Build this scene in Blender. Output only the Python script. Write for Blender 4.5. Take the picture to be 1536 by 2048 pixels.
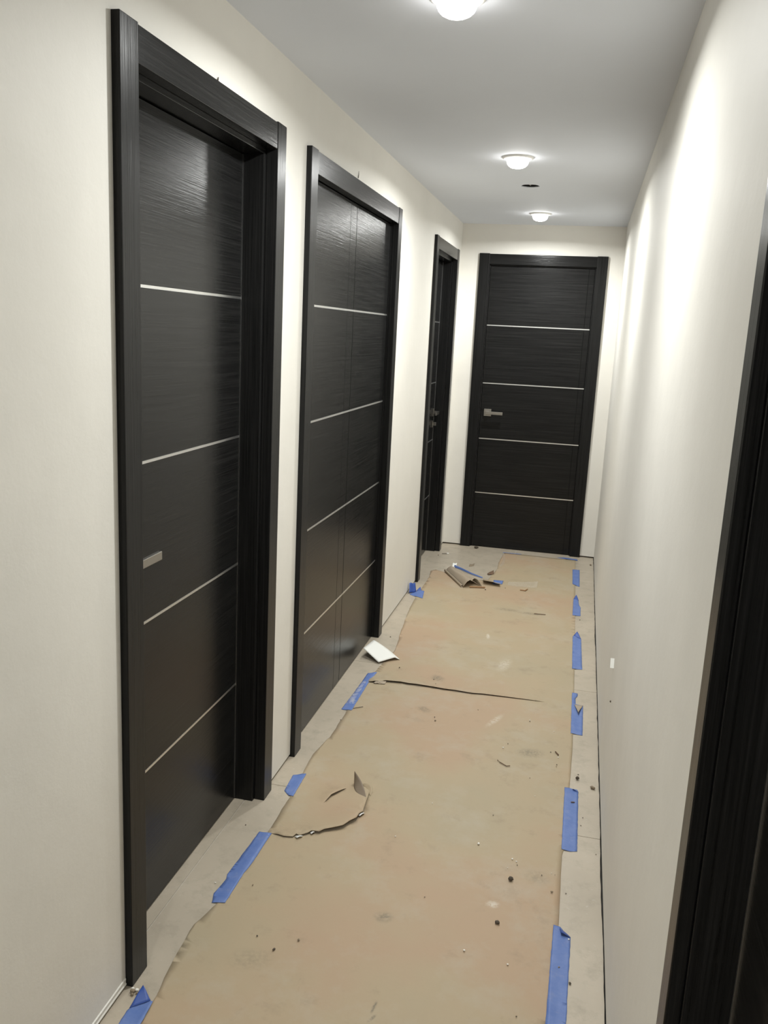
import bpy, bmesh, math, random
from mathutils import Vector, Matrix, noise
from mathutils.geometry import delaunay_2d_cdt
from bisect import bisect

for o in list(bpy.data.objects):
    bpy.data.objects.remove(o)
S = bpy.context.scene
C = S.collection
rnd = random.Random(7)

# ------------------------------------------------------------------ camera, world, exposure
W, L, H = 1.1165, 5.883, 2.318          # corridor width, end wall, ceiling
BACK = -3.2
CAM = Vector((0.9283, -0.4225, 1.555))
YAW, PIT, ROL, FPX = -0.2179, -0.2073, 0.0493, 1724.7
fw = Vector((math.sin(YAW)*math.cos(PIT), math.cos(YAW)*math.cos(PIT), math.sin(PIT)))
rt = Vector((math.cos(YAW), -math.sin(YAW), 0))
up = rt.cross(fw)
r2 = rt*math.cos(ROL) + up*math.sin(ROL)
u2 = -rt*math.sin(ROL) + up*math.cos(ROL)
cd = bpy.data.cameras.new('camera')
cam = bpy.data.objects.new('camera', cd)
C.objects.link(cam)
cd.sensor_fit = 'VERTICAL'
cd.sensor_height = 24.0
cd.lens = 24.0*FPX/2048
cd.clip_start = 0.01
cam.matrix_world = Matrix(((r2.x, u2.x, -fw.x, CAM.x), (r2.y, u2.y, -fw.y, CAM.y), (r2.z, u2.z, -fw.z, CAM.z), (0, 0, 0, 1)))
S.camera = cam

wd = bpy.data.worlds.new('world')
S.world = wd
wd.use_nodes = True
wd.node_tree.nodes['Background'].inputs[0].default_value = (0.0, 0.0, 0.0, 1)
vs = S.view_settings
vs.view_transform = 'Standard'
vs.look = 'None'
vs.gamma = 1.0
vs.use_curve_mapping = False
vs.exposure = 1.08

LAMP_POWER = 9.5        # watts of each downlight's beam
LENS_GLOW = 10.0         # emission strength of each lens
LAMP_COL = (0.985, 1.0, 0.975)
LAMP_Y = (1.745, 3.58, 5.32, -1.25)  # last lamp is unseen, added behind the viewer to brighten the near walls


# ------------------------------------------------------------------ helpers
def mesh(name, verts, faces, mats=(), smooth=False, mi=None):
    m = bpy.data.meshes.new(name)
    m.from_pydata([tuple(v) for v in verts], [], faces)
    for a in mats:
        m.materials.append(a)
    if mi:
        for p, k in zip(m.polygons, mi):
            p.material_index = k
    if smooth:
        for p in m.polygons:
            p.use_smooth = True
    m.update()
    return m


def link(name, me, parent=None, loc=(0, 0, 0)):
    o = bpy.data.objects.new(name, me)
    C.objects.link(o)
    o.location = loc
    if parent:
        o.parent = parent
    return o


def tag(o, label=None, cat=None, group=None, kind=None):
    if label: o['label'] = label
    if cat: o['category'] = cat
    if group: o['group'] = group
    if kind: o['kind'] = kind
    return o


def boxes(lst):
    V, F = [], []
    for (x0, y0, z0, x1, y1, z1) in lst:
        x0, x1 = min(x0, x1), max(x0, x1)
        y0, y1 = min(y0, y1), max(y0, y1)
        b = len(V)
        V += [(x0, y0, z0), (x1, y0, z0), (x1, y1, z0), (x0, y1, z0), (x0, y0, z1), (x1, y0, z1), (x1, y1, z1), (x0, y1, z1)]
        F += [tuple(b+i for i in f) for f in ((0, 3, 2, 1), (4, 5, 6, 7), (0, 1, 5, 4), (1, 2, 6, 5), (2, 3, 7, 6), (3, 0, 4, 7))]
    return V, F


def bevel(o, w, seg=2):
    md = o.modifiers.new('bevel', 'BEVEL')
    md.width = w
    md.segments = seg
    md.limit_method = 'ANGLE'
    return o


def solid(o, t, off=1.0, matoff=0):
    md = o.modifiers.new('thickness', 'SOLIDIFY')
    md.thickness = t
    md.offset = off
    md.material_offset = matoff
    return o


def recalc(me):
    bm = bmesh.new()
    bm.from_mesh(me)
    bmesh.ops.recalc_face_normals(bm, faces=bm.faces)
    bm.to_mesh(me)
    bm.free()


# ------------------------------------------------------------------ materials
def newmat(name, col, rough=0.5, metal=0.0, spec=0.5):
    m = bpy.data.materials.new(name)
    m.use_nodes = True
    b = m.node_tree.nodes['Principled BSDF']
    b.inputs['Base Color'].default_value = (*col, 1)
    b.inputs['Roughness'].default_value = rough
    b.inputs['Metallic'].default_value = metal
    b.inputs['Specular IOR Level'].default_value = spec
    return m, m.node_tree.nodes, m.node_tree.links, b


def pos_noise(N, K, scale, detail=4, rough=0.55, vec=None, seed=0.0):
    """noise of the world position scaled by a vector"""
    g = N.new('ShaderNodeNewGeometry')
    mp = N.new('ShaderNodeMapping')
    mp.inputs['Scale'].default_value = vec or (1, 1, 1)
    mp.inputs['Location'].default_value = (seed, seed*.7, seed*1.3)
    K.new(g.outputs['Position'], mp.inputs['Vector'])
    n = N.new('ShaderNodeTexNoise')
    n.inputs['Scale'].default_value = scale
    n.inputs['Detail'].default_value = detail
    n.inputs['Roughness'].default_value = rough
    K.new(mp.outputs[0], n.inputs['Vector'])
    return n.outputs['Fac']


def ramp(N, K, fac, stops):
    r = N.new('ShaderNodeValToRGB')
    e = r.color_ramp.elements
    while len(e) < len(stops):
        e.new(0.5)
    for i, (p, c) in enumerate(stops):
        e[i].position = p
        e[i].color = (*c, 1) if len(c) == 3 else c
    K.new(fac, r.inputs[0])
    return r.outputs[0]


def mixc(N, K, fac, a, b, mode='MIX'):
    m = N.new('ShaderNodeMix')
    m.data_type = 'RGBA'
    m.blend_type = mode
    for s, v in ((m.inputs[0], fac), (m.inputs[6], a), (m.inputs[7], b)):
        if isinstance(v, (int, float)):
            s.default_value = v
        elif isinstance(v, tuple):
            s.default_value = (*v, 1)
        else:
            K.new(v, s)
    return m.outputs[2]


def bump(N, K, b, h, strength, dist=0.01, prev=None):
    n = N.new('ShaderNodeBump')
    n.inputs['Strength'].default_value = strength
    n.inputs['Distance'].default_value = dist
    K.new(h, n.inputs['Height'])
    if prev:
        K.new(prev, n.inputs['Normal'])
    K.new(n.outputs[0], b.inputs['Normal'])
    return n.outputs[0]


def m_wood(name, vec, rough=0.19):
    m, N, K, b = newmat(name, (0.02, 0.02, 0.02), rough, spec=0.20)
    n = pos_noise(N, K, 1.0, 6, 0.62, vec)
    c = ramp(N, K, n, [(0.28, (0.0052, 0.0053, 0.0053)), (0.5, (0.0105, 0.0105, 0.0104)), (0.72, (0.019, 0.0188, 0.0184))])
    K.new(c, b.inputs['Base Color'])
    f = pos_noise(N, K, 1.0, 3, 0.6, tuple(v*1.7 for v in vec), 3.1)
    f2 = pos_noise(N, K, 1.0, 4, 0.6, tuple(v*.33 for v in vec), 7.7)
    pb = bump(N, K, b, f, 0.16, 0.002)
    bump(N, K, b, f2, 0.10, 0.003, pb)
    rr = N.new('ShaderNodeMapRange')
    rr.inputs['To Min'].default_value = rough - 0.05
    rr.inputs['To Max'].default_value = rough + 0.10
    K.new(n, rr.inputs['Value'])
    K.new(rr.outputs[0], b.inputs['Roughness'])
    return m


WOOD_Y = m_wood('wenge_veneer_along_wall', (260, 3.2, 260))
WOOD_X = m_wood('wenge_veneer_across_hall', (3.2, 260, 260))
WOOD_V = m_wood('wenge_veneer_upright', (220, 220, 3.0), 0.27)


def m_paint(name, col, rough, patch=0.05, relief=0.12):
    m, N, K, b = newmat(name, col, rough, spec=0.33)
    n = pos_noise(N, K, 2.2, 4, 0.6)
    dark = tuple(v*(1-patch) for v in col)
    K.new(ramp(N, K, n, [(0.35, dark), (0.65, col)]), b.inputs['Base Color'])
    f = pos_noise(N, K, 240.0, 3, 0.6)
    p = bump(N, K, b, f, 0.05, 0.0015)
    g = pos_noise(N, K, 9.0, 5, 0.62)
    bump(N, K, b, g, relief, 0.012, p)
    return m


PAINT = m_paint('cream_wall_paint', (0.79, 0.768, 0.712), 0.56)
CEIL = m_paint('white_ceiling_paint', (0.755, 0.79, 0.855), 0.75, 0.02, 0.05)

ALU, *_ = newmat('satin_aluminium', (0.78, 0.78, 0.77), 0.36, 1.0)
SEAL, *_ = newmat('grey_edge_trim', (0.30, 0.30, 0.30), 0.35, 1.0)
NICKEL, *_ = newmat('dark_satin_nickel', (0.42, 0.40, 0.37), 0.30, 1.0)
GROUT, *_ = newmat('pale_grout', (0.60, 0.58, 0.53), 0.9)
DARK, *_ = newmat('painted_cavity_shade', (0.02, 0.018, 0.016), 0.9)  # near-black, puts the shade inside gaps and lamp hole into the colour
TRIMW, *_ = newmat('white_fixture_enamel', (0.82, 0.82, 0.80), 0.4)
CARDW, *_ = newmat('white_card', (0.80, 0.80, 0.76), 0.55)
CARDG, *_ = newmat('grey_card_back', (0.45, 0.44, 0.41), 0.7)
STONE, *_ = newmat('dark_grit', (0.085, 0.068, 0.05), 0.9)
STONE2, *_ = newmat('tan_grit', (0.24, 0.19, 0.13), 0.9)
CHALK, *_ = newmat('plaster_crumb', (0.82, 0.80, 0.74), 0.85)
STICK, *_ = newmat('raw_wood_splinter', (0.30, 0.165, 0.075), 0.8)
TWIG, *_ = newmat('brown_splinter', (0.14, 0.085, 0.05), 0.85)
COPPER, *_ = newmat('copper_wire', (0.6, 0.28, 0.12), 0.35, 1.0)


def m_tile():
    m, N, K, b = newmat('grey_stone_tile', (0.42, 0.41, 0.375), 0.38)
    a = pos_noise(N, K, 3.0, 5, 0.6)
    c = ramp(N, K, a, [(0.3, (0.390, 0.338, 0.266)), (0.7, (0.468, 0.408, 0.324))])
    d = pos_noise(N, K, 14.0, 6, 0.7, (1, 1, 1), 5.0)
    dm = ramp(N, K, d, [(0.5, (0, 0, 0)), (0.78, (1, 1, 1))])
    c2 = mixc(N, K, dm, c, (0.33, 0.29, 0.225))
    e = pos_noise(N, K, 60.0, 4, 0.6, (1, 1, 1), 9.0)
    em = ramp(N, K, e, [(0.62, (0, 0, 0)), (0.8, (.5, .5, .5))])
    K.new(mixc(N, K, em, c2, (0.55, 0.54, 0.50)), b.inputs['Base Color'])
    rr = N.new('ShaderNodeMapRange')
    rr.inputs['To Min'].default_value = 0.30
    rr.inputs['To Max'].default_value = 0.55
    K.new(d, rr.inputs['Value'])
    K.new(rr.outputs[0], b.inputs['Roughness'])
    return m


TILE = m_tile()


def smear(N, K, cx, cy, ang, ln, wd_, nz):
    """soft elongated dirt mark at a place on the sheet"""
    g = N.new('ShaderNodeNewGeometry')
    mp = N.new('ShaderNodeMapping')
    mp.vector_type = 'TEXTURE'
    mp.inputs['Location'].default_value = (cx, cy, 0)
    mp.inputs['Rotation'].default_value = (0, 0, ang)
    mp.inputs['Scale'].default_value = (ln, wd_, 50)
    K.new(g.outputs['Position'], mp.inputs['Vector'])
    le = N.new('ShaderNodeVectorMath')
    le.operation = 'LENGTH'
    K.new(mp.outputs[0], le.inputs[0])
    mr = N.new('ShaderNodeMapRange')
    mr.interpolation_type = 'SMOOTHSTEP'
    mr.inputs['From Min'].default_value = 1.0
    mr.inputs['From Max'].default_value = 0.1
    K.new(le.outputs['Value'], mr.inputs['Value'])
    mu = N.new('ShaderNodeMath')
    mu.operation = 'MULTIPLY'
    K.new(mr.outputs[0], mu.inputs[0])
    K.new(nz, mu.inputs[1])
    return mu.outputs[0]


def m_paper():
    m, N, K, b = newmat('brown_builders_paper', (0.36, 0.27, 0.175), 0.62, spec=0.35)
    a = pos_noise(N, K, 1.5, 4, 0.55, None, 2.0)
    c = ramp(N, K, a, [(0.36, (0.375, 0.312, 0.210)), (0.49, (0.395, 0.314, 0.207)), (0.62, (0.405, 0.294, 0.196))])
    d = pos_noise(N, K, 5.0, 6, 0.68, None, 11.0)
    dm = ramp(N, K, d, [(0.50, (0, 0, 0)), (0.75, (.55, .55, .55))])
    c = mixc(N, K, dm, c, (0.42, 0.37, 0.29))
    e = pos_noise(N, K, 8.0, 7, 0.72, None, 21.0)
    em = ramp(N, K, e, [(0.56, (0, 0, 0)), (0.80, (.6, .6, .6))])
    c = mixc(N, K, em, c, (0.25, 0.195, 0.135))
    nz = ramp(N, K, pos_noise(N, K, 90.0, 4, 0.7, None, 4.0), [(0.35, (0, 0, 0)), (0.6, (1, 1, 1))])
    for (cx, cy, ang, ln, w_, col, k) in SMEARS:
        f = smear(N, K, cx, cy, ang, ln, w_, nz)
        kk = N.new('ShaderNodeMath')
        kk.operation = 'MULTIPLY'
        kk.inputs[1].default_value = k
        K.new(f, kk.inputs[0])
        c = mixc(N, K, kk.outputs[0], c, col)
    K.new(c, b.inputs['Base Color'])
    p = bump(N, K, b, pos_noise(N, K, 350.0, 2, 0.5), 0.06, 0.001)
    bump(N, K, b, pos_noise(N, K, 7.0, 4, 0.55, None, 8.0), 0.16, 0.012, p)
    return m


GR = (0.17, 0.15, 0.11)
WH = (0.66, 0.62, 0.54)
SMEARS = [(0.585, 1.285, 1.45, 0.030, 0.006, GR, 1), (0.588, 1.25, 1.1, 0.020, 0.006, GR, 1), (0.545, 1.205, 1.0, 0.030, 0.007, GR, 1),
          (0.535, 1.60, 0.3, 0.035, 0.03, GR, .8), (0.75, 4.40, 0.0, 0.10, 0.03, GR, .7), (0.62, 4.42, 0.0, 0.10, 0.04, GR, .6),
          (0.56, 3.93, 1.7, 0.06, 0.014, WH, .8), (0.40, 3.28, 0.6, 0.04, 0.05, GR, .9), (0.86, 2.68, 0.3, 0.07, 0.05, GR, .7),
          (0.815, 1.74, 0.3, 0.025, 0.022, WH, .7), (0.40, 2.93, 0.9, 0.035, 0.05, GR, .7), (0.70, 2.92, 1.2, 0.10, 0.02, WH, .5),
          (0.93, 1.90, .2, .05, .05, GR, .35), (0.25, 1.35, .4, .08, .05, GR, .3), (0.68, 3.55, 1.4, .12, .04, WH, .45)]
PAPER = m_paper()
PAPER_IN, *_ = newmat('pale_paper_underside', (0.60, 0.57, 0.50), 0.6)
PAPER_FLAP_SHADED, *_ = newmat('brown_paper_painted_shade', (0.235, 0.185, 0.135), 0.7)  # paper brown darkened: the upright flap's shade is put into its colour
PAPER_SHADE, *_ = newmat('brown_paper_back', (0.36, 0.295, 0.22), 0.65)


def m_tape():
    m, N, K, b = newmat('blue_painters_tape', (0.09, 0.19, 0.52), 0.55)
    a = pos_noise(N, K, 22.0, 5, 0.65)
    c = ramp(N, K, a, [(0.3, (0.085, 0.155, 0.40)), (0.7, (0.135, 0.205, 0.45))])
    d = ramp(N, K, pos_noise(N, K, 30.0, 6, 0.7, None, 6.0), [(0.55, (0, 0, 0)), (0.85, (.5, .5, .5))])
    K.new(mixc(N, K, d, c, (0.28, 0.30, 0.40)), b.inputs['Base Color'])
    bump(N, K, b, pos_noise(N, K, 500.0, 2), 0.08, 0.001)
    return m


TAPE = m_tape()
m_, N_, K_, b_ = newmat('dusty_blue_tape', (0.22, 0.28, 0.50), 0.7)
K_.new(ramp(N_, K_, pos_noise(N_, K_, 35.0, 5, 0.7), [(0.35, (0.12, 0.19, 0.48)), (0.6, (0.36, 0.38, 0.46))]), b_.inputs['Base Color'])
TAPE_DUSTY = m_
TAPE_BACK, *_ = newmat('dark_tape_underside', (0.035, 0.085, 0.33), 0.5)


def m_film():
    m, N, K, b = newmat('clear_plastic_film', (0.95, 0.95, 0.93), 0.12)
    b.inputs['Alpha'].default_value = 0.11
    b.inputs['Specular IOR Level'].default_value = 0.9
    return m


FILM = m_film()


def m_emit(name, col, s):
    m, N, K, b = newmat(name, (0.9, 0.9, 0.88), 0.4)
    b.inputs['Emission Color'].default_value = (*col, 1)
    b.inputs['Emission Strength'].default_value = s
    return m


GLOW = m_emit('lit_frosted_lens', (1.0, 0.97, 0.92), LENS_GLOW)

# ------------------------------------------------------------------ doors' places
CW = 0.072                                   # casing width
OPEN = 2.046                                 # underside of head casing
TOP = 2.12
DOORS = {                                    # side, start, end
    1: ('left', 1.186, 2.128), 2: ('left', 2.370, 3.778), 3: ('left', 4.781, 5.694),
    4: ('end', 0.1335, 1.0145), 5: ('right', -0.27, 0.614)}

# ------------------------------------------------------------------ room shell
TH = 0.14
GAP = 0.010


def wall_along(name, x_in, sgn, holes, label):
    """wall parallel to the hall; front face at x_in, body away from the hall, holes cut for the doors"""
    bl = []
    y = BACK
    xo = x_in + sgn*TH
    for a, e in sorted(holes):
        bl.append((x_in, y, GAP, xo, a, H))
        bl.append((x_in, a, OPEN+.035, xo, e, H))
        y = e
    bl.append((x_in, y, GAP, xo, L+.1, H))
    feet = [(x_in+sgn*.010, b_[1], -.004, xo, b_[4], GAP) for b_ in bl if b_[2] == GAP]  # set-back infill, coloured near-black to stand in for shade under the wall
    o = link(name, mesh(name, *boxes(bl+feet), mats=[PAINT, DARK], mi=[0]*6*len(bl)+[1]*6*len(feet)))
    return tag(o, label, 'wall', kind='structure')


wall_along('wall_left', 0.0, -1, [(a+.035, e-.035) for s, a, e in DOORS.values() if s == 'left'], 'cream painted left wall of the hallway holding three dark doors')
wall_along('wall_right', W, 1, [(a+.035, e-.035) for s, a, e in DOORS.values() if s == 'right'], 'long bare cream right wall of the hallway')
s_, e0, e1 = DOORS[4]
tag(link('wall_end', mesh('wall_end', *boxes([(0, L, GAP, e0+.035, L+TH, H), (e1-.035, L, GAP, W, L+TH, H), (e0+.035, L, OPEN+.035, e1-.035, L+TH, H)]), mats=[PAINT])),
    'short cream wall closing the far end of the hallway', 'wall', kind='structure')
tag(link('wall_back', mesh('wall_back', *boxes([(-TH, BACK-TH, 0, W+TH, BACK, H)]), mats=[PAINT])),
    'cream wall behind the viewer at the near end', 'wall', kind='structure')

# ceiling with a round cut-out for the missing lamp
HX, HY, HR = 0.567, 4.312, 0.047
n = 32
hs = 0.10
V, F = [], []
x0, x1, y0, y1 = -TH, W+TH, BACK-TH, L+TH
q = [(HX-hs, HY-hs), (HX+hs, HY-hs), (HX+hs, HY+hs), (HX-hs, HY+hs)]
xs = [x0, HX-hs, HX+hs, x1]
ys = [y0, HY-hs, HY+hs, y1]
for j in range(4):
    for i in range(4):
        V.append((xs[i], ys[j], H))
for j in range(3):
    for i in range(3):
        if (i, j) != (1, 1):
            a = j*4+i
            F.append((a, a+4, a+5, a+1))
b = len(V)
for k in range(n):
    t = 2*math.pi*k/n + math.pi/4
    c, s = math.cos(t), math.sin(t)
    m_ = max(abs(c), abs(s))
    w_ = HR*(1+0.035*math.sin(5*t)+0.02*math.sin(11*t))
    V.append((HX+hs*c/m_, HY+hs*s/m_, H))
    V.append((HX+w_*c, HY+w_*s, H))
    V.append((HX+w_*c, HY+w_*s, H+0.004))
for k in range(n):
    a, d = b+3*k, b+3*((k+1) % n)
    F.append((a, a+1, d+1, d))
    F.append((a+1, a+2, d+2, d+1))
cl = tag(link('ceiling', mesh('ceiling', V, F, mats=[CEIL])), 'flat off-white hallway ceiling with recessed lamps', 'ceiling', kind='structure')
# metal can above the hole
V, F = [], []
for k in range(24):
    t = 2*math.pi*k/24
    for r_, z_ in ((HR*1.12, H+.004), (HR*1.12, H+.10), (0.0005, H+.10)):
        V.append((r_*math.cos(t), r_*math.sin(t), z_-H))
for k in range(24):
    a, d = 3*k, 3*((k+1) % 24)
    F += [(a, d, d+1, a+1), (a+1, d+1, d+2, a+2)]
jb = link('junction_box', None, None, (HX, HY, H))
tag(jb, 'dark open round lamp hole in the ceiling with loose wires', 'junction box')
link('can', mesh('can', V, F, mats=[DARK]), jb)


def tube(pts, r, seg=6):
    V, F = [], []
    P = [Vector(p) for p in pts]
    for i, p in enumerate(P):
        d = (P[min(i+1, len(P)-1)]-P[max(i-1, 0)]).normalized()
        a = d.orthogonal().normalized()
        b = d.cross(a)
        rr = r[i] if isinstance(r, (list, tuple)) else r
        for k in range(seg):
            t = 2*math.pi*k/seg
            V.append(p + a*rr*math.cos(t) + b*rr*math.sin(t))
    for i in range(len(P)-1):
        for k in range(seg):
            F.append((i*seg+k, i*seg+(k+1) % seg, (i+1)*seg+(k+1) % seg, (i+1)*seg+k))
    F.append(tuple(range(seg))[::-1])
    F.append(tuple((len(P)-1)*seg+k for k in range(seg)))
    return V, F


for pts, mt in (([(-.03, 0, .06), (-.015, -.005, .012), (.0, .0, .004), (.012, .004, .02)], CHALK),
                ([(.02, .01, .07), (.012, -.01, .012), (.022, -.02, .006), (.03, -.01, .03)], COPPER)):
    link('wire', mesh('wire', *tube(pts, 0.0022), mats=[mt], smooth=True), jb)

# floor: grout bed and stone tiles
fl = link('floor', mesh('floor', *boxes([(-.75, BACK-TH, -.03, W-.02, L+TH+.1, -.0025), (W-.02, BACK-TH, -.03, W+.4, L+TH+.1, -.012)]), mats=[GROUT, DARK], mi=[0]*6+[1]*6))  # right strip coloured near-black in place of shade in the wall gap
tag(fl, 'grey stone tile floor of the hallway, mostly under brown paper', 'floor', kind='structure')
J = 0.0012
TX = [(-.645, -.045), (-.045, .555), (.555, 1.155), (1.1175, 1.40)]
TY = [2.165 + 1.2*k for k in range(-5, 4)]
for (xa, xb) in TX:
    for ya in TY:
        a, bb = max(ya, BACK), min(ya+1.2, L+TH)
        if bb - a < .02:
            continue
        if xa < .6 < xb:                      # cut short of the right wall, unevenly
            V, F = [], []
            n_ = 60
            for k in range(n_+1):
                yy = a+J+(bb-a-2*J)*k/n_
                xe = W-.0010-.0034*(.5+noise.noise(Vector((yy*2.3, 5, 0)))+.5*noise.noise(Vector((yy*17, 2, 0))))
                V += [(xa+J, yy, -.011), (xa+J, yy, 0), (xe, yy, 0), (xe, yy, -.011)]
            for k in range(n_):
                F += [(4*k+q_, 4*k+q_+4, 4*k+q_+5, 4*k+q_+1) for q_ in range(3)]
            F += [(0, 1, 2, 3), tuple(4*n_+q_ for q_ in (3, 2, 1, 0))]
            link('tile', mesh('tile', V, F, mats=[TILE]), fl)
        elif xa < .6 or ya < 1.0:
            link('tile', mesh('tile', *boxes([(xa+J, a+J, -.010, xb-J, bb-J, 0)]), mats=[TILE]), fl)

# ragged plaster band at the foot of the near left wall
V, F = [], []
ny = 120
for i in range(ny+1):
    y = BACK + .02 + (1.183-BACK-.02)*i/ny
    w1 = 0.0245 + 0.002*noise.noise(Vector((y*6, 0, 0))) + 0.0012*noise.noise(Vector((y*40, 0, 1)))
    w0 = 0.008 + 0.0025*noise.noise(Vector((y*30, 3, 0)))
    V += [(0.0002, y, w1), (0.0030, y, w1-.002), (0.0022, y, w0+.005), (0.0042, y, w0+.002), (0.0042, y, w0), (0.0002, y, w0)]
for i in range(ny):
    for k in range(5):
        a = i*6+k
        F.append((a, a+1, a+7, a+6))
tr = link('trim_1', mesh('trim_1', V, F, mats=[PAINT]))
tag(tr, 'rough plaster edge along the foot of the near left wall', 'trim', kind='structure')


# ------------------------------------------------------------------ doors
def make_door(num, label, strips_z=(1.628, 1.218, 0.815, 0.412), slab_v=-0.08, step_v=-0.017, proud=0.015,
              cw=CW, leaves=None, handle=None, seal=None, casing_t=0.018, band=None):
    side, a, e = DOORS[num]
    w = e - a
    if side == 'left':
        org = (0, a, 0); mp = lambda u, v, z: (v, u, z); WH_ = WOOD_Y
    elif side == 'right':
        org = (W, a, 0); mp = lambda u, v, z: (-v, u, z); WH_ = WOOD_Y
    else:
        org = (a, L, 0); mp = lambda u, v, z: (u, -v, z); WH_ = WOOD_X
    root = link('door_%d' % num, None, None, org)
    tag(root, label, 'door', kind='structure')

    def bx(name, u0, v0, z0, u1, v1, z1, mat, parent=None, bv=0.0):
        p, q_ = mp(u0, v0, z0), mp(u1, v1, z1)
        me = mesh(name, *boxes([(p[0], p[1], z0, q_[0], q_[1], z1)]), mats=[mat])
        o = link(name, me, parent or root)
        if bv:
            bevel(o, bv)
        return o

    t = casing_t
    # casings: side legs run full height, head sits between them a touch lower and thinner
    bx('side_casing', 0, step_v, 0, cw, t, TOP, WOOD_V, bv=.0018)
    bx('side_casing', w-cw, step_v, 0, w, t, TOP, WOOD_V, bv=.0018)
    bx('head_casing', cw, step_v, OPEN, w-cw, t-.0015, TOP-.003, WH_, bv=.0015)
    # jamb lining, standing proud of the casing's inner edge
    jb_ = slab_v - .045
    bx('jamb', cw-.02, jb_, 0, cw+proud, step_v-.0005, OPEN-proud, WOOD_V, bv=.0012)
    bx('jamb', w-cw-proud, jb_, 0, w-cw+.02, step_v-.0005, OPEN-proud, WOOD_V, bv=.0012)
    bx('head_jamb', cw-.02, jb_, OPEN-proud, w-cw+.02, step_v-.0005, OPEN+.03, WH_, bv=.0012)
    # door leaf or leaves
    lo, hi = cw+proud+.002, w-cw-proud-.002
    if seal == 'far':
        hi -= .004
    spans = leaves or [(lo, hi)]
    if leaves:
        spans = [(lo, leaves-.0022), (leaves+.0022, hi)]
    top = OPEN - proud - .003
    sh = .0075
    for li, (u0, u1) in enumerate(spans):
        core = bx('leaf', u0+.001, slab_v-.040, .006, u1-.001, slab_v-.006, top-.001, WOOD_V)
        zs = [top] + [z for z in strips_z] + [.005]
        bands = band[li] if band else None
        if bands:
            g0, g1 = bands                       # an upright edging set off by a fine groove
            lo_, hi_ = (u0, g0-.0014) if bands[1] >= u1-.001 else (g1+.0014, u1)
            bx('edging', g0+.0008 if g0 > u0+.001 else u0, slab_v-.006, .005, g1-.0008 if g1 < u1-.001 else u1, slab_v, top, WH_, core, bv=.0006)
        else:
            lo_, hi_ = u0, u1
        for k in range(len(zs)-1):
            zt = zs[k] - (sh/2 if k else 0)
            zb = zs[k+1] + (sh/2 if k < len(zs)-2 else 0)
            bx('panel', lo_, slab_v-.006, zb, hi_, slab_v, zt, WH_, core, bv=.0005)
        for z in strips_z:
            bx('metal_strip', u0, slab_v-.006, z-sh/2+.0003, u1, slab_v+.0006, z+sh/2-.0003, ALU, core)
    if seal == 'far':
        bx('edge_trim', hi+.0003, slab_v-.03, .006, hi+.0042, slab_v+.002, top, SEAL)
    if handle:
        hu, hz, dr, ln, lock = handle
        ro = bx('handle', hu-.026, slab_v+.0005, hz-.026, hu+.026, slab_v+.0095, hz+.026, NICKEL, bv=.0012)
        bx('neck', hu-.010, slab_v+.0097, hz-.010, hu+.010, slab_v+.034, hz+.010, NICKEL, ro, bv=.0012)
        bx('lever', hu-.011*dr, slab_v+.0343, hz-.0105, hu+ln*dr, slab_v+.0455, hz+.0105, NICKEL, ro, bv=.0012)
        if lock:
            lk = bx('lock_plate', hu-.024, slab_v+.0005, hz-.104, hu+.024, slab_v+.009, hz-.056, NICKEL, bv=.0012)
            bx('thumb_turn', hu-.004, slab_v+.0092, hz-.092, hu+.004, slab_v+.028, hz-.068, NICKEL, lk, bv=.0012)
    return root


def w_(n_):
    return DOORS[n_][2] - DOORS[n_][1]


make_door(1, 'nearest dark wood door on the left, deeply recessed with a short flat lever', handle=(CW+.072, .992, 1, .118, False), seal='far')
make_door(2, 'dark double closet door on the left without handles, between two single doors', slab_v=-.020, step_v=-.012, proud=.0,
          leaves=.722, band=[(.628, .7205), None])
make_door(3, 'farthest dark door on the left, recessed beside the end wall with lever and lock', handle=(w_(3)-CW-.075, 1.012, -1, .118, True), seal='far')
make_door(4, 'dark door facing the viewer at the far end with square rosette lever', slab_v=-.012, step_v=-.004, proud=.008,
          handle=(.132, 1.007, 1, .112, False), band=[(w_(4)-CW-.008-.040, w_(4)-CW-.010)])
make_door(5, 'dark door frame on the near right, cut off by the picture edge', slab_v=-.057, step_v=-.0005, proud=.004, cw=.052, seal='far', strips_z=())


# ------------------------------------------------------------------ ceiling lamps
def lathe(prof, seg=40):
    V, F = [], []
    m = len(prof)
    for k in range(seg):
        t = 2*math.pi*k/seg
        for r, z in prof:
            V.append((r*math.cos(t), r*math.sin(t), z))
    for k in range(seg):
        for i in range(m-1):
            a, d = k*m+i, ((k+1) % seg)*m+i
            F.append((a, d, d+1, a+1))
    return V, F


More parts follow.
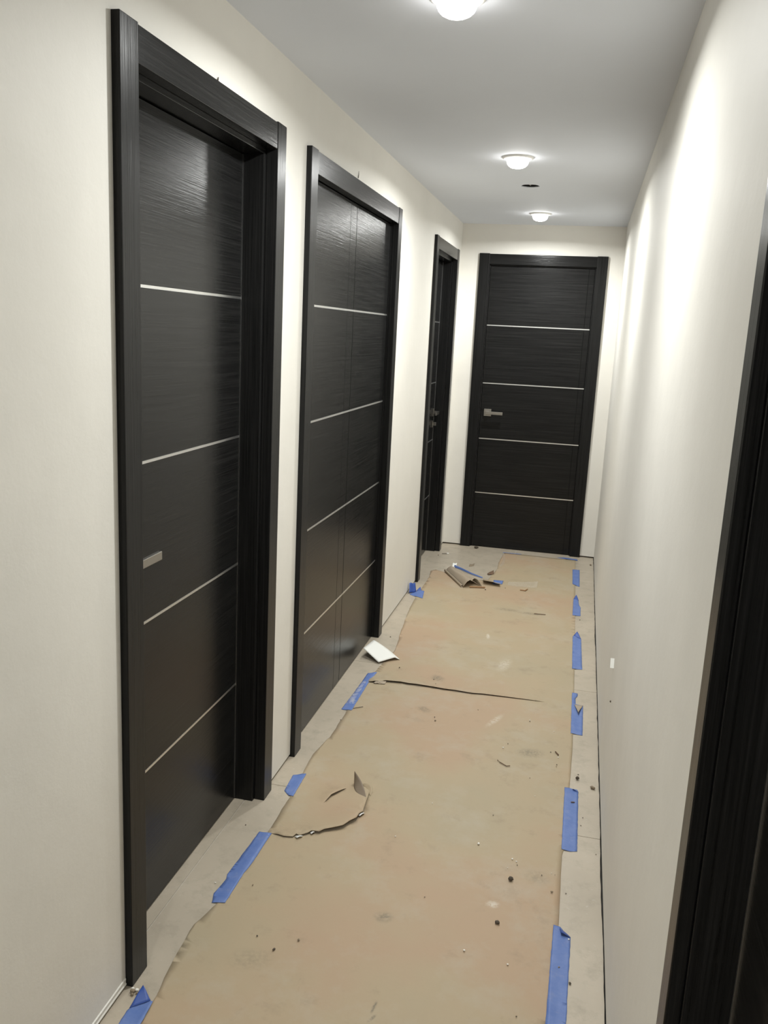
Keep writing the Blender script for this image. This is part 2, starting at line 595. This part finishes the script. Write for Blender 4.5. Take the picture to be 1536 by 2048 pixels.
trim_me = mesh('trim_ring', *lathe([(.046, -.002), (.047, -.008), (.052, -.010), (.060, -.009), (.067, -.005), (.069, 0)]), mats=[TRIMW], smooth=True)
lens_me = mesh('lens', *lathe([(.049, -.003), (.0485, -.012), (.047, -.022), (.043, -.031), (.036, -.038), (.026, -.043), (.013, -.0455), (.0004, -.046)]), mats=[GLOW], smooth=True)
for me in (trim_me, lens_me):
    recalc(me)
LABELS = ['nearest glowing round ceiling lamp, cut by the top picture edge', 'middle glowing round ceiling lamp, just before the dark ceiling hole',
          'farthest glowing round ceiling lamp, near the end door', 'unseen round ceiling lamp added behind the viewer to brighten the near hallway']
for i, y in enumerate(LAMP_Y):
    x = (.562, .560, .566, .56)[i]
    r = link('ceiling_light', None, None, (x, y, H))
    tag(r, LABELS[i], 'ceiling light', 'round ceiling lamps along the hallway')
    link('trim_ring', trim_me, r)
    link('lens', lens_me, r)
    ld = bpy.data.lights.new('lamp_beam', 'AREA')
    ld.shape = 'DISK'
    ld.size = .085
    ld.energy = LAMP_POWER
    ld.spread = math.radians(169)
    ld.color = LAMP_COL
    lo_ = bpy.data.objects.new('lamp_beam', ld)
    C.objects.link(lo_)
    lo_.parent = r
    lo_.location = (0, 0, -.0475)

# ------------------------------------------------------------------ brown paper sheet
PR = [(.975, -1.4), (.978, .6), (.984, 1.349), (.998, 1.708), (.9975, 2.04), (1.006, 2.099), (1.017, 2.762), (1.015, 3.332), (1.007, 4.208), (.988, 5.765)]
PL = [(.10, -1.4), (.105, .6), (.100, 1.05), (.090, 1.121), (.070, 1.287), (.061, 1.428), (.086, 1.53), (.095, 1.885), (.094, 2.102), (.084, 2.238), (.075, 2.408), (.097, 2.563),
      (.098, 2.774), (.093, 2.873), (.105, 3.22), (.136, 3.567), (.106, 3.867), (.073, 4.259), (.068, 4.513), (.067, 4.915), (.050, 5.07), (.079, 5.115)]
PFAR = [(.861, 5.755), (.70, 5.770), (.477, 5.765), (.468, 5.60), (.465, 5.45), (.470, 5.30), (.452, 5.14), (.44, 5.0), (.33, 4.96), (.24, 5.06), (.147, 5.075)]


def edge_x(P, y):
    for (xa, ya), (xb, yb) in zip(P, P[1:]):
        if ya <= y <= yb:
            return xa + (xb-xa)*(y-ya)/(yb-ya)
    return P[-1][0] if y > P[-1][1] else P[0][0]


def ss(a, b, x):
    t = max(0, min(1, (x-a)/(b-a)))
    return t*t*(3-2*t)


TEAR1 = [(.106, 1.880), (.129, 1.879), (.152, 1.874), (.180, 1.879), (.185, 1.897), (.198, 1.891), (.219, 1.911), (.226, 1.924), (.251, 1.924), (.263, 1.940), (.297, 1.962),
         (.315, 1.977), (.327, 2.005), (.344, 2.031), (.346, 2.059), (.354, 2.076), (.350, 2.114), (.346, 2.165), (.343, 2.206), (.336, 2.247)]
TEAR2 = [(.212, 2.10), (.218, 2.119), (.225, 2.149), (.237, 2.168), (.253, 2.199), (.262, 2.215)]
CRACK = [(.100, 3.128), (.137, 3.132), (.160, 3.141), (.183, 3.158), (.203, 3.161), (.250, 3.167), (.285, 3.164), (.319, 3.167), (.402, 3.164), (.45, 3.160), (.497, 3.163), (.571, 3.159),
         (.62, 3.167), (.669, 3.169), (.761, 3.172), (.852, 3.177), (.90, 3.176)]
# polyline, side of the raised lip (+1 = left of travel), height, reach, profile
TEARS = [(TEAR1, 1, lambda s: .0035 + .0085*ss(.12, .5, s)*(1-ss(.60, .85, s)), .075),
         (TEAR2, 1, lambda s: .008*math.sin(math.pi*s), .03),
         (CRACK, 1, lambda s: (.009*(1-s)**.8 + .001)*ss(0, .04, s), .05)]


def nearest(poly, x, y):
    best = (1e9, 0, 0)
    tot = sum(math.dist(a, b) for a, b in zip(poly, poly[1:]))
    acc = 0
    for a, b in zip(poly, poly[1:]):
        dx, dy = b[0]-a[0], b[1]-a[1]
        l2 = dx*dx+dy*dy
        t = max(0, min(1, ((x-a[0])*dx+(y-a[1])*dy)/l2))
        px, py = a[0]+t*dx, a[1]+t*dy
        d = math.hypot(x-px, y-py)
        if d < best[0]-1e-9:
            best = (d, (acc+t*math.sqrt(l2))/tot, dx*(y-a[1])-dy*(x-a[0]))
        acc += math.sqrt(l2)
    return best


def paper_z(x, y):
    return .0012 + .0011*(1+noise.noise(Vector((x*5, y*4, 0)))) + .0004*noise.noise(Vector((x*17, y*15, 2)))


def in_poly(P, x, y):
    c = False
    j = len(P)-1
    for i in range(len(P)):
        if (P[i][1] > y) != (P[j][1] > y) and x < (P[j][0]-P[i][0])*(y-P[i][1])/(P[j][1]-P[i][1])+P[i][0]:
            c = not c
        j = i
    return c


def rough_line(P, amp, step, seed):
    out = []
    for a, b in zip(P, P[1:]):
        n_ = max(1, int(math.dist(a, b)/step))
        for k in range(n_):
            t = k/n_
            x, y = a[0]+(b[0]-a[0])*t, a[1]+(b[1]-a[1])*t
            out.append((x+amp*noise.noise(Vector((y*23, seed, x*3))), y))
    out.append(P[-1])
    return out


outline = rough_line(PR, .0012, .05, 1) + rough_line([PR[-1]]+PFAR, .004, .03, 5)[1:] + rough_line(([PFAR[-1]]+PL[::-1]), .0045, .025, 9)[1:]
pts = [Vector(p) for p in outline]
no = len(pts)
edges = [(i, (i+1) % no) for i in range(no)]
tear_pts = []
for T, *_ in TEARS:
    b0 = len(pts)
    pts += [Vector(p) for p in T]
    edges += [(b0+i, b0+i+1) for i in range(len(T)-1)]
y = -1.35
st = .024
while y < 5.75:
    x = .02
    while x < 1.02:
        xx, yy = x+rnd.uniform(-.003, .003), y+rnd.uniform(-.003, .003)
        if in_poly(outline, xx, yy) and (y > .9 or (rnd.random() < .15)):
            if min(nearest(T[0], xx, yy)[0] for T in TEARS) > .008:
                pts.append(Vector((xx, yy)))
        x += st
    y += st
for T, *_ in TEARS:                           # finer points beside the tears
    for _ in range(260):
        k = rnd.randrange(len(T)-1)
        t = rnd.random()
        xx = T[k][0]+(T[k+1][0]-T[k][0])*t+rnd.uniform(-.03, .03)
        yy = T[k][1]+(T[k+1][1]-T[k][1])*t+rnd.uniform(-.03, .03)
        if in_poly(outline, xx, yy) and nearest(T, xx, yy)[0] > .005:
            pts.append(Vector((xx, yy)))
vv, ee, ff, ov, oe, of = delaunay_2d_cdt(pts, edges, [], 0, 1e-5)
bm = bmesh.new()
bv = [bm.verts.new((p.x, p.y, 0)) for p in vv]
for f in ff:
    cx = sum(vv[i].x for i in f)/len(f)
    cy = sum(vv[i].y for i in f)/len(f)
    if in_poly(outline, cx, cy):
        try:
            bm.faces.new([bv[i] for i in f])
        except ValueError:
            pass
bm.edges.ensure_lookup_table()
tear_e = []
for e_ in bm.edges:
    mx, my = (e_.verts[0].co.x+e_.verts[1].co.x)/2, (e_.verts[0].co.y+e_.verts[1].co.y)/2
    for T, *_ in TEARS:
        if nearest(T, e_.verts[0].co.x, e_.verts[0].co.y)[0] < 1e-4 and nearest(T, e_.verts[1].co.x, e_.verts[1].co.y)[0] < 1e-4 and nearest(T, mx, my)[0] < 1e-4:
            tear_e.append(e_)
            break
bmesh.ops.split_edges(bm, edges=tear_e)
for v in list(bm.verts):
    if not v.link_faces:
        bm.verts.remove(v)
for v in bm.verts:
    x, y = v.co.x, v.co.y
    z = paper_z(x, y)
    fc = [f.calc_center_median() for f in v.link_faces]
    mx, my = sum(c.x for c in fc)/len(fc), sum(c.y for c in fc)/len(fc)
    for T, sd, pr, reach in TEARS:
        d, s, _ = nearest(T, x, y)
        if d < reach*3:
            _, _, side = nearest(T, mx, my)
            if side*sd > 0 and 0.0 < s < 1.0:
                z += pr(s)*math.exp(-(d/reach)**2)
            elif d < .02 and side*sd <= 0:
                z -= min(.0006, z-.0005)*math.exp(-(d/.01)**2)
    v.co.z = z
    if v.is_boundary and v.co.y > .9 and abs(x-edge_x(PL, y)) < .02:
        v.co.z += .0015*max(0, noise.noise(Vector((y*9, 7, 0))))
me = bpy.data.meshes.new('floor_paper')
bm.normal_update()
if sum(f.normal.z for f in bm.faces) < 0:
    bmesh.ops.reverse_faces(bm, faces=bm.faces)
bm.to_mesh(me)
bm.free()
me.materials.append(PAPER)
me.materials.append(PAPER_SHADE)
for p in me.polygons:
    p.use_smooth = True
paper = link('floor_paper', me)
solid(paper, .0007, -1.0)
tag(paper, 'brown builder\'s paper taped along the hallway floor, torn in places', 'floor paper')


def patch(name, nu, nv, fn, mats, parent=None, thick=.0006, smooth=True, matoff=0, loc=(0, 0, 0)):
    V = [fn(i/nu, j/nv) for j in range(nv+1) for i in range(nu+1)]
    lv = Vector(loc)
    V = [Vector(v)-lv for v in V]
    F = [(j*(nu+1)+i, j*(nu+1)+i+1, (j+1)*(nu+1)+i+1, (j+1)*(nu+1)+i) for j in range(nv) for i in range(nu)]
    o = link(name, mesh(name, V, F, mats=mats, smooth=smooth), parent, loc)
    if thick:
        solid(o, thick, 0.0, matoff)
    return o


# upright torn triangle of paper
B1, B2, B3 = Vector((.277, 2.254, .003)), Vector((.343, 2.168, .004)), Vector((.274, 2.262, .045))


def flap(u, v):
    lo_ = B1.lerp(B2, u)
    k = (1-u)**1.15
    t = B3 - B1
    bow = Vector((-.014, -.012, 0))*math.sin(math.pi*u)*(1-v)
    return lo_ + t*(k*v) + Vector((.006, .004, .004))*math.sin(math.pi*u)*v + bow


patch('torn_flap', 14, 6, flap, [PAPER_FLAP_SHADED], paper, .0007)


def flap2(u, v):
    a = Vector((.305, 2.252, .003)).lerp(Vector((.352, 2.190, .003)), u)
    return a + Vector((.018, .014, .008+.004*math.sin(5*u)))*v*math.sin(math.pi*min(1, u*.9+.1))


patch('torn_flap', 8, 3, flap2, [PAPER], paper, .0007)
for (cx, cy, sx) in ((.196, 1.889, .012), (.349, 2.066, .009), (.229, 1.922, .006)):
    def chip(u, v, cx=cx, cy=cy, sx=sx):
        return (cx+(u-.5)*sx*2*(1-.5*v)+.006*v, cy-.006-.010*v+(.012*u if cx < .3 else .02*u), .004+.004*v+.003*math.sin(3*u))
    patch('torn_shred', 4, 3, chip, [CARDW], paper, .0005)
# crumbly torn clump at the head of the long tear


def clump(u, v):
    x = .135+.05*u
    y = 3.118+.034*v+.010*u
    return (x, y, .004+.006*abs(noise.noise(Vector((x*120, y*120, 0))))+.006*math.sin(math.pi*u)*math.sin(math.pi*v))


patch('torn_scrap', 10, 6, clump, [PAPER_SHADE], paper, .0008, False)


# ------------------------------------------------------------------ blue tape
def tape_z(x, y):
    on = 0.0
    xl, xr = edge_x(PL, y), edge_x(PR, y)
    if y < 5.77:
        on = ss(xl-.014, xl-.004, x)*(1-ss(xr+.003, xr+.012, x))
    if y > 5.07 and x < .47:
        on = 0
    return .0009 + on*(paper_z(x, y)+.0006)


def rag(P, amp, step):
    out = []
    for i in range(len(P)):
        a, b = P[i], P[(i+1) % len(P)]
        n_ = max(1, int(math.dist(a, b)/step))
        for k in range(n_):
            t = k/n_
            out.append((a[0]+(b[0]-a[0])*t+rnd.uniform(-amp, amp), a[1]+(b[1]-a[1])*t+rnd.uniform(-amp, amp)))
    return out


def sheet(name, P, zf, mats, parent=None, loc=(0, 0, 0), step=.012, thick=.0003, matf=None):
    """thin sheet of any outline, filled with a fine grid that follows the height zf"""
    pts = [Vector(p) for p in P]
    n_ = len(pts)
    ed = [(i, (i+1) % n_) for i in range(n_)]
    xs_, ys_ = [p[0] for p in P], [p[1] for p in P]
    y = min(ys_)+step*.5
    while y < max(ys_):
        x = min(xs_)+step*.4
        while x < max(xs_):
            if in_poly(P, x, y):
                pts.append(Vector((x+rnd.uniform(-.1, .1)*step, y+rnd.uniform(-.1, .1)*step)))
            x += step
        y += step
    vv, ee, ff, *_ = delaunay_2d_cdt(pts, ed, [], 0, 1e-6)
    V = [(p.x-loc[0], p.y-loc[1], zf(p.x, p.y)-loc[2]) for p in vv]
    F = []
    mi = []
    for f in ff:
        cx, cy = sum(vv[i].x for i in f)/3, sum(vv[i].y for i in f)/3
        if in_poly(P, cx, cy):
            a, b, c = (vv[i] for i in f[:3])
            ccw = (b.x-a.x)*(c.y-a.y)-(b.y-a.y)*(c.x-a.x) > 0
            F.append(tuple(f) if ccw else tuple(f)[::-1])
            mi.append(matf(cx, cy) if matf else 0)
    o = link(name, mesh(name, V, F, mats=mats, smooth=True, mi=mi), parent, loc)
    solid(o, thick, 1.0)
    return o


TAPES = [
    ('blue tape strip on the right paper edge, cut by the bottom of the picture', [(.984, 1.701), (1.003, 1.697), (1.031, 1.667), (1.026, 1.362), (1.022, 1.05), (.972, 1.05), (.979, 1.348)]),
    ('long plain blue tape strip on the right, second from the bottom of the picture', [(.995, 2.456), (1.038, 2.458), (1.043, 2.442), (1.043, 2.073), (1.021, 2.067), (.995, 2.068)]),
    ('blue tape strip on the right with a torn notch and folded grey flap', [(1.006, 3.318), (1.031, 3.324), (1.032, 3.296), (1.022, 3.263), (1.023, 3.201), (1.055, 3.198), (1.055, 2.901), (1.008, 2.901)]),
    ('blue tape strip on the right, fourth from the bottom, with rounded curled top', [(.996, 4.082), (1.006, 4.125), (1.028, 4.105), (1.041, 4.065), (1.049, 3.626), (1.001, 3.612)]),
    ('short ragged blue tape strip on the right, second from the end door', [(.989, 4.784), (1.0, 4.80), (1.020, 4.770), (1.023, 4.692), (1.034, 4.627), (1.034, 4.467), (.989, 4.455)]),
    ('short rectangular blue tape on the right, closest to the end door', [(.972, 5.485), (1.020, 5.505), (1.024, 5.078), (.978, 5.114)]),
    ('blue tape at the bottom left corner with its top corner folded over', [(.055, 1.165), (.086, 1.156), (.092, 1.092), (.096, .92), (.046, .92), (.043, 1.078), (.041, 1.118), (.051, 1.140)]),
    ('long blue tape strip on the left paper edge beside the nearest door', [(.069, 1.881), (.111, 1.880), (.109, 1.721), (.104, 1.666), (.105, 1.530), (.069, 1.523), (.058, 1.561), (.065, 1.632), (.060, 1.652)]),
    ('short blue tape piece on the left between the nearest door and closet door', [(.055, 2.246), (.098, 2.264), (.103, 2.108), (.088, 2.109), (.061, 2.135)]),
    ('dusty worn blue tape strip beside the closet door', [(.080, 3.234), (.120, 3.251), (.111, 3.145), (.115, 2.818), (.069, 2.818), (.073, 2.940), (.078, 3.112)]),
    ('crumpled blue tape piece standing at the foot of the left wall', [(.020, 4.505), (.030, 4.565), (.068, 4.605), (.094, 4.598), (.112, 4.445), (.060, 4.475)]),
    ('thin blue tape strip at the foot of the end door, on its right', [(.858, 5.790), (.906, 5.815), (1.001, 5.800), (1.004, 5.752), (.93, 5.765)]),
    ('faded blue tape strip before the end door, on its left', [(.465, 5.790), (.600, 5.792), (.602, 5.762), (.467, 5.762)]),
]
tapes = []
for i, (lab, P) in enumerate(TAPES):
    loc = (sum(p[0] for p in P)/len(P), sum(p[1] for p in P)/len(P), 0)
    dusty = (lambda x, y: 1 if 2.88 < y < 3.13 and x < .102 and (y*37 % 1) < .9 else 0) if i == 9 else None
    o = sheet('masking_tape', rag(P, .0007, .012), tape_z, [TAPE_DUSTY if i == 12 else TAPE, TAPE_DUSTY], None, loc, matf=dusty)
    tag(o, lab, 'tape', 'blue masking tape pieces on the floor')
    tapes.append((o, loc))


def curl(i, a, b, tip, lift, mats=None, name='curled_corner', back=.0):
    """a lifted corner: from the crease a-b up to a tip"""
    o, loc = tapes[i]
    A, B, T = Vector((*a, tape_z(*a)+.0006)), Vector((*b, tape_z(*b)+.0006)), Vector((*tip, 0))

    def fn(u, v):
        base = A.lerp(B, u)
        tt = Vector((tip[0], tip[1], base.z+lift))
        p = base.lerp(tt, v*.98)
        p.z = base.z + lift*math.sin(v*math.pi*.5)**1.4
        return p
    c = patch(name, 5, 6, fn, mats or [TAPE_BACK], None, .0003)
    for v in c.data.vertices:
        v.co -= Vector(loc)
    c.parent = o
    return c


curl(0, (1.001, 1.692), (1.031, 1.664), (1.004, 1.664), .010)
curl(1, (1.022, 2.455), (1.043, 2.440), (1.024, 2.446), .006)
curl(2, (1.018, 3.19), (1.055, 3.197), (1.034, 3.085), .012, [PAPER_SHADE])
curl(3, (1.0, 4.10), (1.041, 4.066), (1.020, 4.14), .012)
curl(4, (.990, 4.78), (1.022, 4.765), (1.006, 4.84), .012)
curl(6, (.043, 1.125), (.080, 1.157), (.047, 1.182), .014)
curl(10, (.045, 4.588), (.075, 4.600), (.062, 4.63), .014)
# the part of the crumpled piece that climbs the wall


def upright(u, v):
    return (.016+.034*u*(1-.2*v)-.008*v, 4.515+.05*u+.03*v, .004+.055*v*(1-.15*u)+.003*math.sin(7*u))


c = patch('raised_end', 5, 5, upright, [TAPE_BACK], None, .0003)
for v in c.data.vertices:
    v.co -= Vector(tapes[10][1])
c.parent = tapes[10][0]

# ------------------------------------------------------------------ rolled scrap of torn paper at the far end
A0, A1 = Vector((.175, 5.115, 0)), Vector((.352, 4.800, 0))
ax = (A1-A0).normalized()
cr = Vector((-ax.y, ax.x, 0))            # to the right/far side


def rolled(u, v):
    base = A0.lerp(A1, u)
    wdt = .075 + .055*u
    w2 = u*u
    hump = (math.sin(math.pi*v)**.7)*(1-.30*w2) + w2*.42*abs(math.sin(2*math.pi*v))
    z = .006 + (.030+.016*u)*hump + .003*noise.noise(Vector((u*4, v*6, 1)))
    off = (v-.42)*wdt
    end = .020*math.sin(math.pi*2*v+.4)*w2 + .006*noise.noise(Vector((v*9, u*2, 3)))
    p = base + cr*off + ax*end
    return (p.x, p.y, z)


RL = (.26, 4.95, 0)
ro = patch('paper_scrap', 30, 24, rolled, [PAPER_SHADE, PAPER_IN], None, .0012, True, 1, RL)
ro.modifiers['thickness'].offset = -1
tag(ro, 'curled torn paper scrap with pale underside near the far doors', 'paper scrap')


def tuck(u, v):                          # the rolled-under left edge
    base = A0.lerp(A1, u)
    t = math.pi*(.5+1.2*v)
    p = base + cr*(-.035-.020*u + .008*math.cos(t)-.002) + ax*.004
    return (p.x-RL[0], p.y-RL[1], .011+.008*math.sin(t))


patch('rolled_edge', 16, 8, tuck, [PAPER_SHADE, PAPER_IN], ro, .001)


def sideflap(u, v):
    p = Vector((.425, 4.885, .036)).lerp(Vector((.535, 4.862, .026)), u)
    q_ = Vector((.41, 4.985, .006)).lerp(Vector((.52, 4.95, .005)), u)
    r = p.lerp(q_, v)
    return (r.x-RL[0], r.y-RL[1], r.z+.002*math.sin(math.pi*v)+.003*math.sin(6*u))


patch('torn_flap', 10, 6, sideflap, [PAPER_SHADE], ro, .001)


def backtape(u, v):
    P = [Vector((.190, 5.175, .020)), Vector((.235, 5.16, .014)), Vector((.32, 5.085, .010)), Vector((.40, 5.03, .008))]
    s = u*3
    k = min(2, int(s))
    p = P[k].lerp(P[k+1], s-k)
    w1 = .018*(1-u)+.008
    return (p.x-RL[0]+.004*v, p.y-RL[1]+.004*v, p.z-.006+w1*v*.7)


patch('blue_tape', 12, 3, backtape, [TAPE], ro, .0004)['label'] = 'blue tape along its back edge'


def sidetape(u, v):
    return (.478+.062*u-RL[0], 4.93+.02*u+(v*.10-.02)*(1-.2*u)-RL[1], .0045+.006*math.sin(math.pi*v)*u)


patch('blue_tape', 6, 6, sidetape, [TAPE], ro, .0004)


def whiteend(u, v):
    return (.178+.028*u-RL[0], 5.165+.03*v+.01*u-RL[1], .016+.022*v+.003*math.sin(9*u))


patch('pale_shred', 4, 4, whiteend, [CARDW], ro, .0006)

# ------------------------------------------------------------------ bent white card beside the closet door
CP = dict(l=Vector((.008, 3.425, .045)), t=Vector((.034, 3.579, .030)), r=Vector((.188, 3.442, .004)), b=Vector((.100, 3.360, .010)))


def card(u, v):                          # u: left->bottom/right side, v: across
    p = CP['l'].lerp(CP['b'], u).lerp(CP['t'].lerp(CP['r'], u), v)
    n_ = Vector((.25, .35, .9)).normalized()
    lift = v/.70 if v < .70 else (1-v)/.30
    return p + n_*(.016*lift + .004*math.sin(math.pi*u)*v)


cdl = (.09, 3.46, 0)
ob = patch('bent_card', 10, 14, card, [CARDW, CARDG], None, .0022, True, 1, cdl)
ob.modifiers['thickness'].offset = -1
tag(ob, 'bent white card scrap lying beside the closet door foot', 'card')

# ------------------------------------------------------------------ plastic film


def film(u, v):
    x = .575+.185*u
    y = 4.915+.15*v*(.5+.5*u)
    return (x, y, .006+.010*abs(noise.noise(Vector((x*22, y*20, 4))))+.016*ss(.75, .9, u)*math.sin(math.pi*v))


o = patch('plastic_film', 20, 12, film, [FILM], None, 0, True, 0, (.66, 4.98, 0))
tag(o, 'crinkled clear plastic film lying right of the curled paper scrap', 'plastic film')


def film2(u, v):
    y = 5.33+.37*u
    x = .470+.014*math.sin(3.5*u)+.022*v
    return (x, y, .004+.012*math.sin(math.pi*v)+.004*noise.noise(Vector((x*30, y*16, 6))))


o = patch('plastic_film', 18, 6, film2, [FILM], None, 0, True, 0, (.48, 5.5, 0))
tag(o, 'narrow clear plastic strip along the torn paper edge before the end door', 'plastic film')


# ------------------------------------------------------------------ small debris
def grit(name, x, y, sx, sy, sz, mat, label, cat, group=None, rz=0.0, zb=None, seed=0):
    bm = bmesh.new()
    bmesh.ops.create_icosphere(bm, subdivisions=2, radius=1.0)
    for v in bm.verts:
        k = 1+.35*noise.noise(v.co*1.6+Vector((seed*3.7, seed, 0)))
        v.co = Vector((v.co.x*sx*k, v.co.y*sy*k, v.co.z*sz*k))
    lo_ = min(v.co.z for v in bm.verts)
    for v in bm.verts:
        v.co.z -= lo_
    me = bpy.data.meshes.new(name)
    bm.to_mesh(me)
    bm.free()
    me.materials.append(mat)
    for p in me.polygons:
        p.use_smooth = True
    o = link(name, me, None, (x, y, tape_z(x, y) if zb is None else zb))
    o.rotation_euler = (0, 0, rz)
    tag(o, label, cat, group)
    return o


# larger, individually describable bits
grit('pebble', .855, 1.861, .0075, .0065, .006, STONE, 'largest dark pebble on the paper, left of the lower right tape', 'pebble', seed=1)
grit('pebble', .836, 1.662, .0075, .0050, .004, STONE, 'oval brown pebble on the paper low in the picture, left of the lowest right tape', 'pebble', rz=-.5, seed=2)
grit('pebble', 1.038, 2.532, .0065, .0060, .006, STONE, 'dark round pebble on bare tile just above the long plain right tape', 'pebble', seed=3)
grit('plaster_lump', 1.092, 2.481, .0100, .0060, .005, STONE2, 'tan crumb on bare tile by the right wall, beside the dark pebble', 'crumb', rz=-.5, seed=4)
grit('pebble', .262, 5.82, .016, .010, .008, STONE, 'dark lump on tile at the foot of the end door', 'lump', seed=5)
for k, (x, y, s) in enumerate([(.026, 1.172, .006), (.034, 1.178, .005), (.030, 1.163, .0045), (.022, 1.180, .004), (.038, 1.170, .0035)]):
    grit('plaster_lump', x, y, s, s*.8, s*.6, CHALK if k % 2 else STONE2, 'grey plaster crumb at the foot of the nearest door casing', 'crumb', 'plaster crumbs by the nearest casing', seed=10+k)

DARKS = [(.974, 1.84, .0034), (.942, 1.912, .0019), (1.014, 1.85, .0019), (1.004, 1.542, .0027), (1.032, 1.493, .0037), (.912, 1.347, .0019), (.98, 1.926, .0015), (.936, 2.707, .0025),
         (.962, 2.614, .0024), (.961, 2.598, .0021), (1.041, 2.568, .0024), (.871, 2.481, .002), (.841, 2.955, .0027), (1.059, 2.276, .0019), (1.053, 2.225, .0019), (1.100, 2.074, .0018),
         (.868, 1.939, .002), (.771, 2.723, .0021), (.149, 1.624, .0024), (.237, 1.431, .0023), (.296, 1.395, .0039), (.345, 1.446, .0034), (.015, 1.902, .002), (.769, 2.194, .0021),
         (.627, 1.713, .0018), (.207, 3.338, .0036), (.386, 3.253, .0028), (.465, 2.834, .0038), (.457, 2.866, .0025), (.621, 2.995, .002), (.097, 2.714, .0031), (.074, 3.738, .0031),
         (.403, 3.205, .0028), (.03, 5.50, .0049), (.451, 4.765, .0043), (.566, 4.85, .0027), (1.094, 5.661, .007), (1.031, 4.39, .0032)]
for k, (x, y, r) in enumerate(DARKS):
    onp = edge_x(PL, y) < x < edge_x(PR, y)
    lab = 'tiny dark grit speck on the brown floor paper' if onp else 'tiny dark grit speck on the bare floor edge'
    grit('grit_speck', x, y, r*1.1, r*.8, r*.6, STONE if k % 3 else STONE2, lab, 'speck', 'dark specks on the paper' if onp else 'dark specks on the bare tile', rz=k*1.3, seed=30+k)
WHITES = [(.877, 1.513, .0027), (1.026, 1.655, .0028), (.851, 1.966, .0031), (.864, 1.957, .0025), (.841, 1.918, .0015), (.97, 1.931, .0015), (.756, 2.684, .0032), (.942, 2.89, .0022),
          (.965, 2.673, .0025), (.896, 2.362, .0016), (.485, 1.977, .0026), (.742, 2.016, .0046), (.764, 1.53, .0034), (.044, 1.605, .0024), (.563, 2.205, .0021), (.84, 2.965, .0026)]
for k, (x, y, r) in enumerate(WHITES):
    if k == 1:
        lab, g = 'white plaster crumb stuck on the lowest right blue tape', None
    elif k == 13:
        lab, g = 'white plaster crumb on bare tile before the nearest door', None
    else:
        lab, g = 'tiny white plaster crumb on the brown floor paper', 'white crumbs on the paper'
    grit('plaster_crumb', x, y, r, r*.8, r*.6, CHALK, lab, 'crumb', g, rz=k, seed=80+k)


def stick(name, pts, r, mat, label, cat, lift=.0005):
    P = [(x, y, tape_z(x, y)+r*.9+lift) for x, y in pts]
    o0 = P[0]
    loc = (o0[0], o0[1], 0)
    V, F = tube([(p[0]-loc[0], p[1]-loc[1], p[2]) for p in P], r, 6)
    o = link(name, mesh(name, V, F, mats=[mat]), None, loc)
    return tag(o, label, cat)


stick('wood_splinter', [(.745, 2.577), (.756, 2.562), (.782, 2.541), (.794, 2.547)], .0017, TWIG, 'thin bent brown splinter on the paper, left of the right-hand pebbles', 'splinter')
stick('nail', [(.116, 2.834), (.152, 2.863)], .0013, STONE, 'thin dark nail beside the dusty tape by the closet door', 'nail')
stick('wood_splinter', [(.953, 2.715), (.966, 2.690)], .0022, TWIG, 'short dark splinter among grit near the notched right tape', 'splinter')
stick('wood_splinter', [(1.019, 2.360), (1.031, 2.365)], .0020, TWIG, 'short dark splinter lying on the long plain right tape', 'splinter')
stick('wood_stick', [(.349, 4.777), (.395, 4.789), (.444, 4.803)], .0050, STICK, 'brown raw wood stick before the curled paper scrap', 'stick')
stick('wood_splinter', [(.660, 4.838), (.691, 4.834), (.704, 4.872)], .0035, STICK, 'forked brown splinter before the crinkled plastic film', 'splinter')
stick('wood_splinter', [(.773, 4.397), (.838, 4.404)], .0022, TWIG, 'straight thin brown splinter across the far paper', 'splinter')
sc = stick('screw', [(.048, 5.552), (.080, 5.566)], .0022, STONE, 'small screw with pale head on tile by the far left door', 'screw')
hd = link('screw_head', mesh('screw_head', *tube([(.032, .014, .004), (.040, .0175, .004), (.046, .020, .004)], [.0045, .0055, .004], 8), mats=[CHALK]), sc)


def chipf(u, v):
    return (.430+.034*u-.01*v, 5.12+.08*u*(.4+.6*v)+.02*v, .004+.010*u*v+.002*math.sin(5*u))


tag(patch('paper_chip', 5, 4, chipf, [TWIG], None, .0008, True, 0, (.44, 5.15, 0)), 'dark torn chip at the paper edge right of the curled scrap', 'chip')


def chipg(u, v):
    return (.278+.03*u, 5.285+.05*v+.03*u, .0015+.010*abs(u-.5)*v)


tag(patch('paper_chip', 4, 3, chipg, [STONE2], None, .0006, True, 0, (.29, 5.3, 0)), 'small folded scrap on bare tile behind the curled scrap', 'chip')

# marks and leftovers on the walls
wc = tag(link('wall_clip', mesh('wall_clip', *boxes([(-.0120, -.0015, -.017, 0, .0015, .017)]), mats=[CARDW]), None, (W, 2.457, .486)),
    'small white plastic tab sticking out low on the right wall', 'wall tab')
wc.rotation_euler = (-.6, 0, 0)
for (x, y, z, lab) in ((.0018, 1.672, 2.129, 'tiny dark nail above the head of the nearest door'), (.0018, 3.004, 2.135, 'tiny dark nail above the closet door head')):
    hn = .004 if y < 2 else .020
    V, F = tube([(0, 0, -.006), (.001, .0005, hn*.3), (.0012, .002, hn)], [.0020, .0014, .0006], 6)
    tag(link('nail', mesh('nail', V, F, mats=[STONE]), None, (x, y, z)), lab, 'nail')
V, F = tube([(0.0, 0, 0), (-.004, 0, 0)], [.004, .003], 8)
tag(link('screw', mesh('screw', V, F, mats=[STONE]), None, (W, 2.40, .372)), 'dark screw end low in the right wall under the white tab', 'screw')
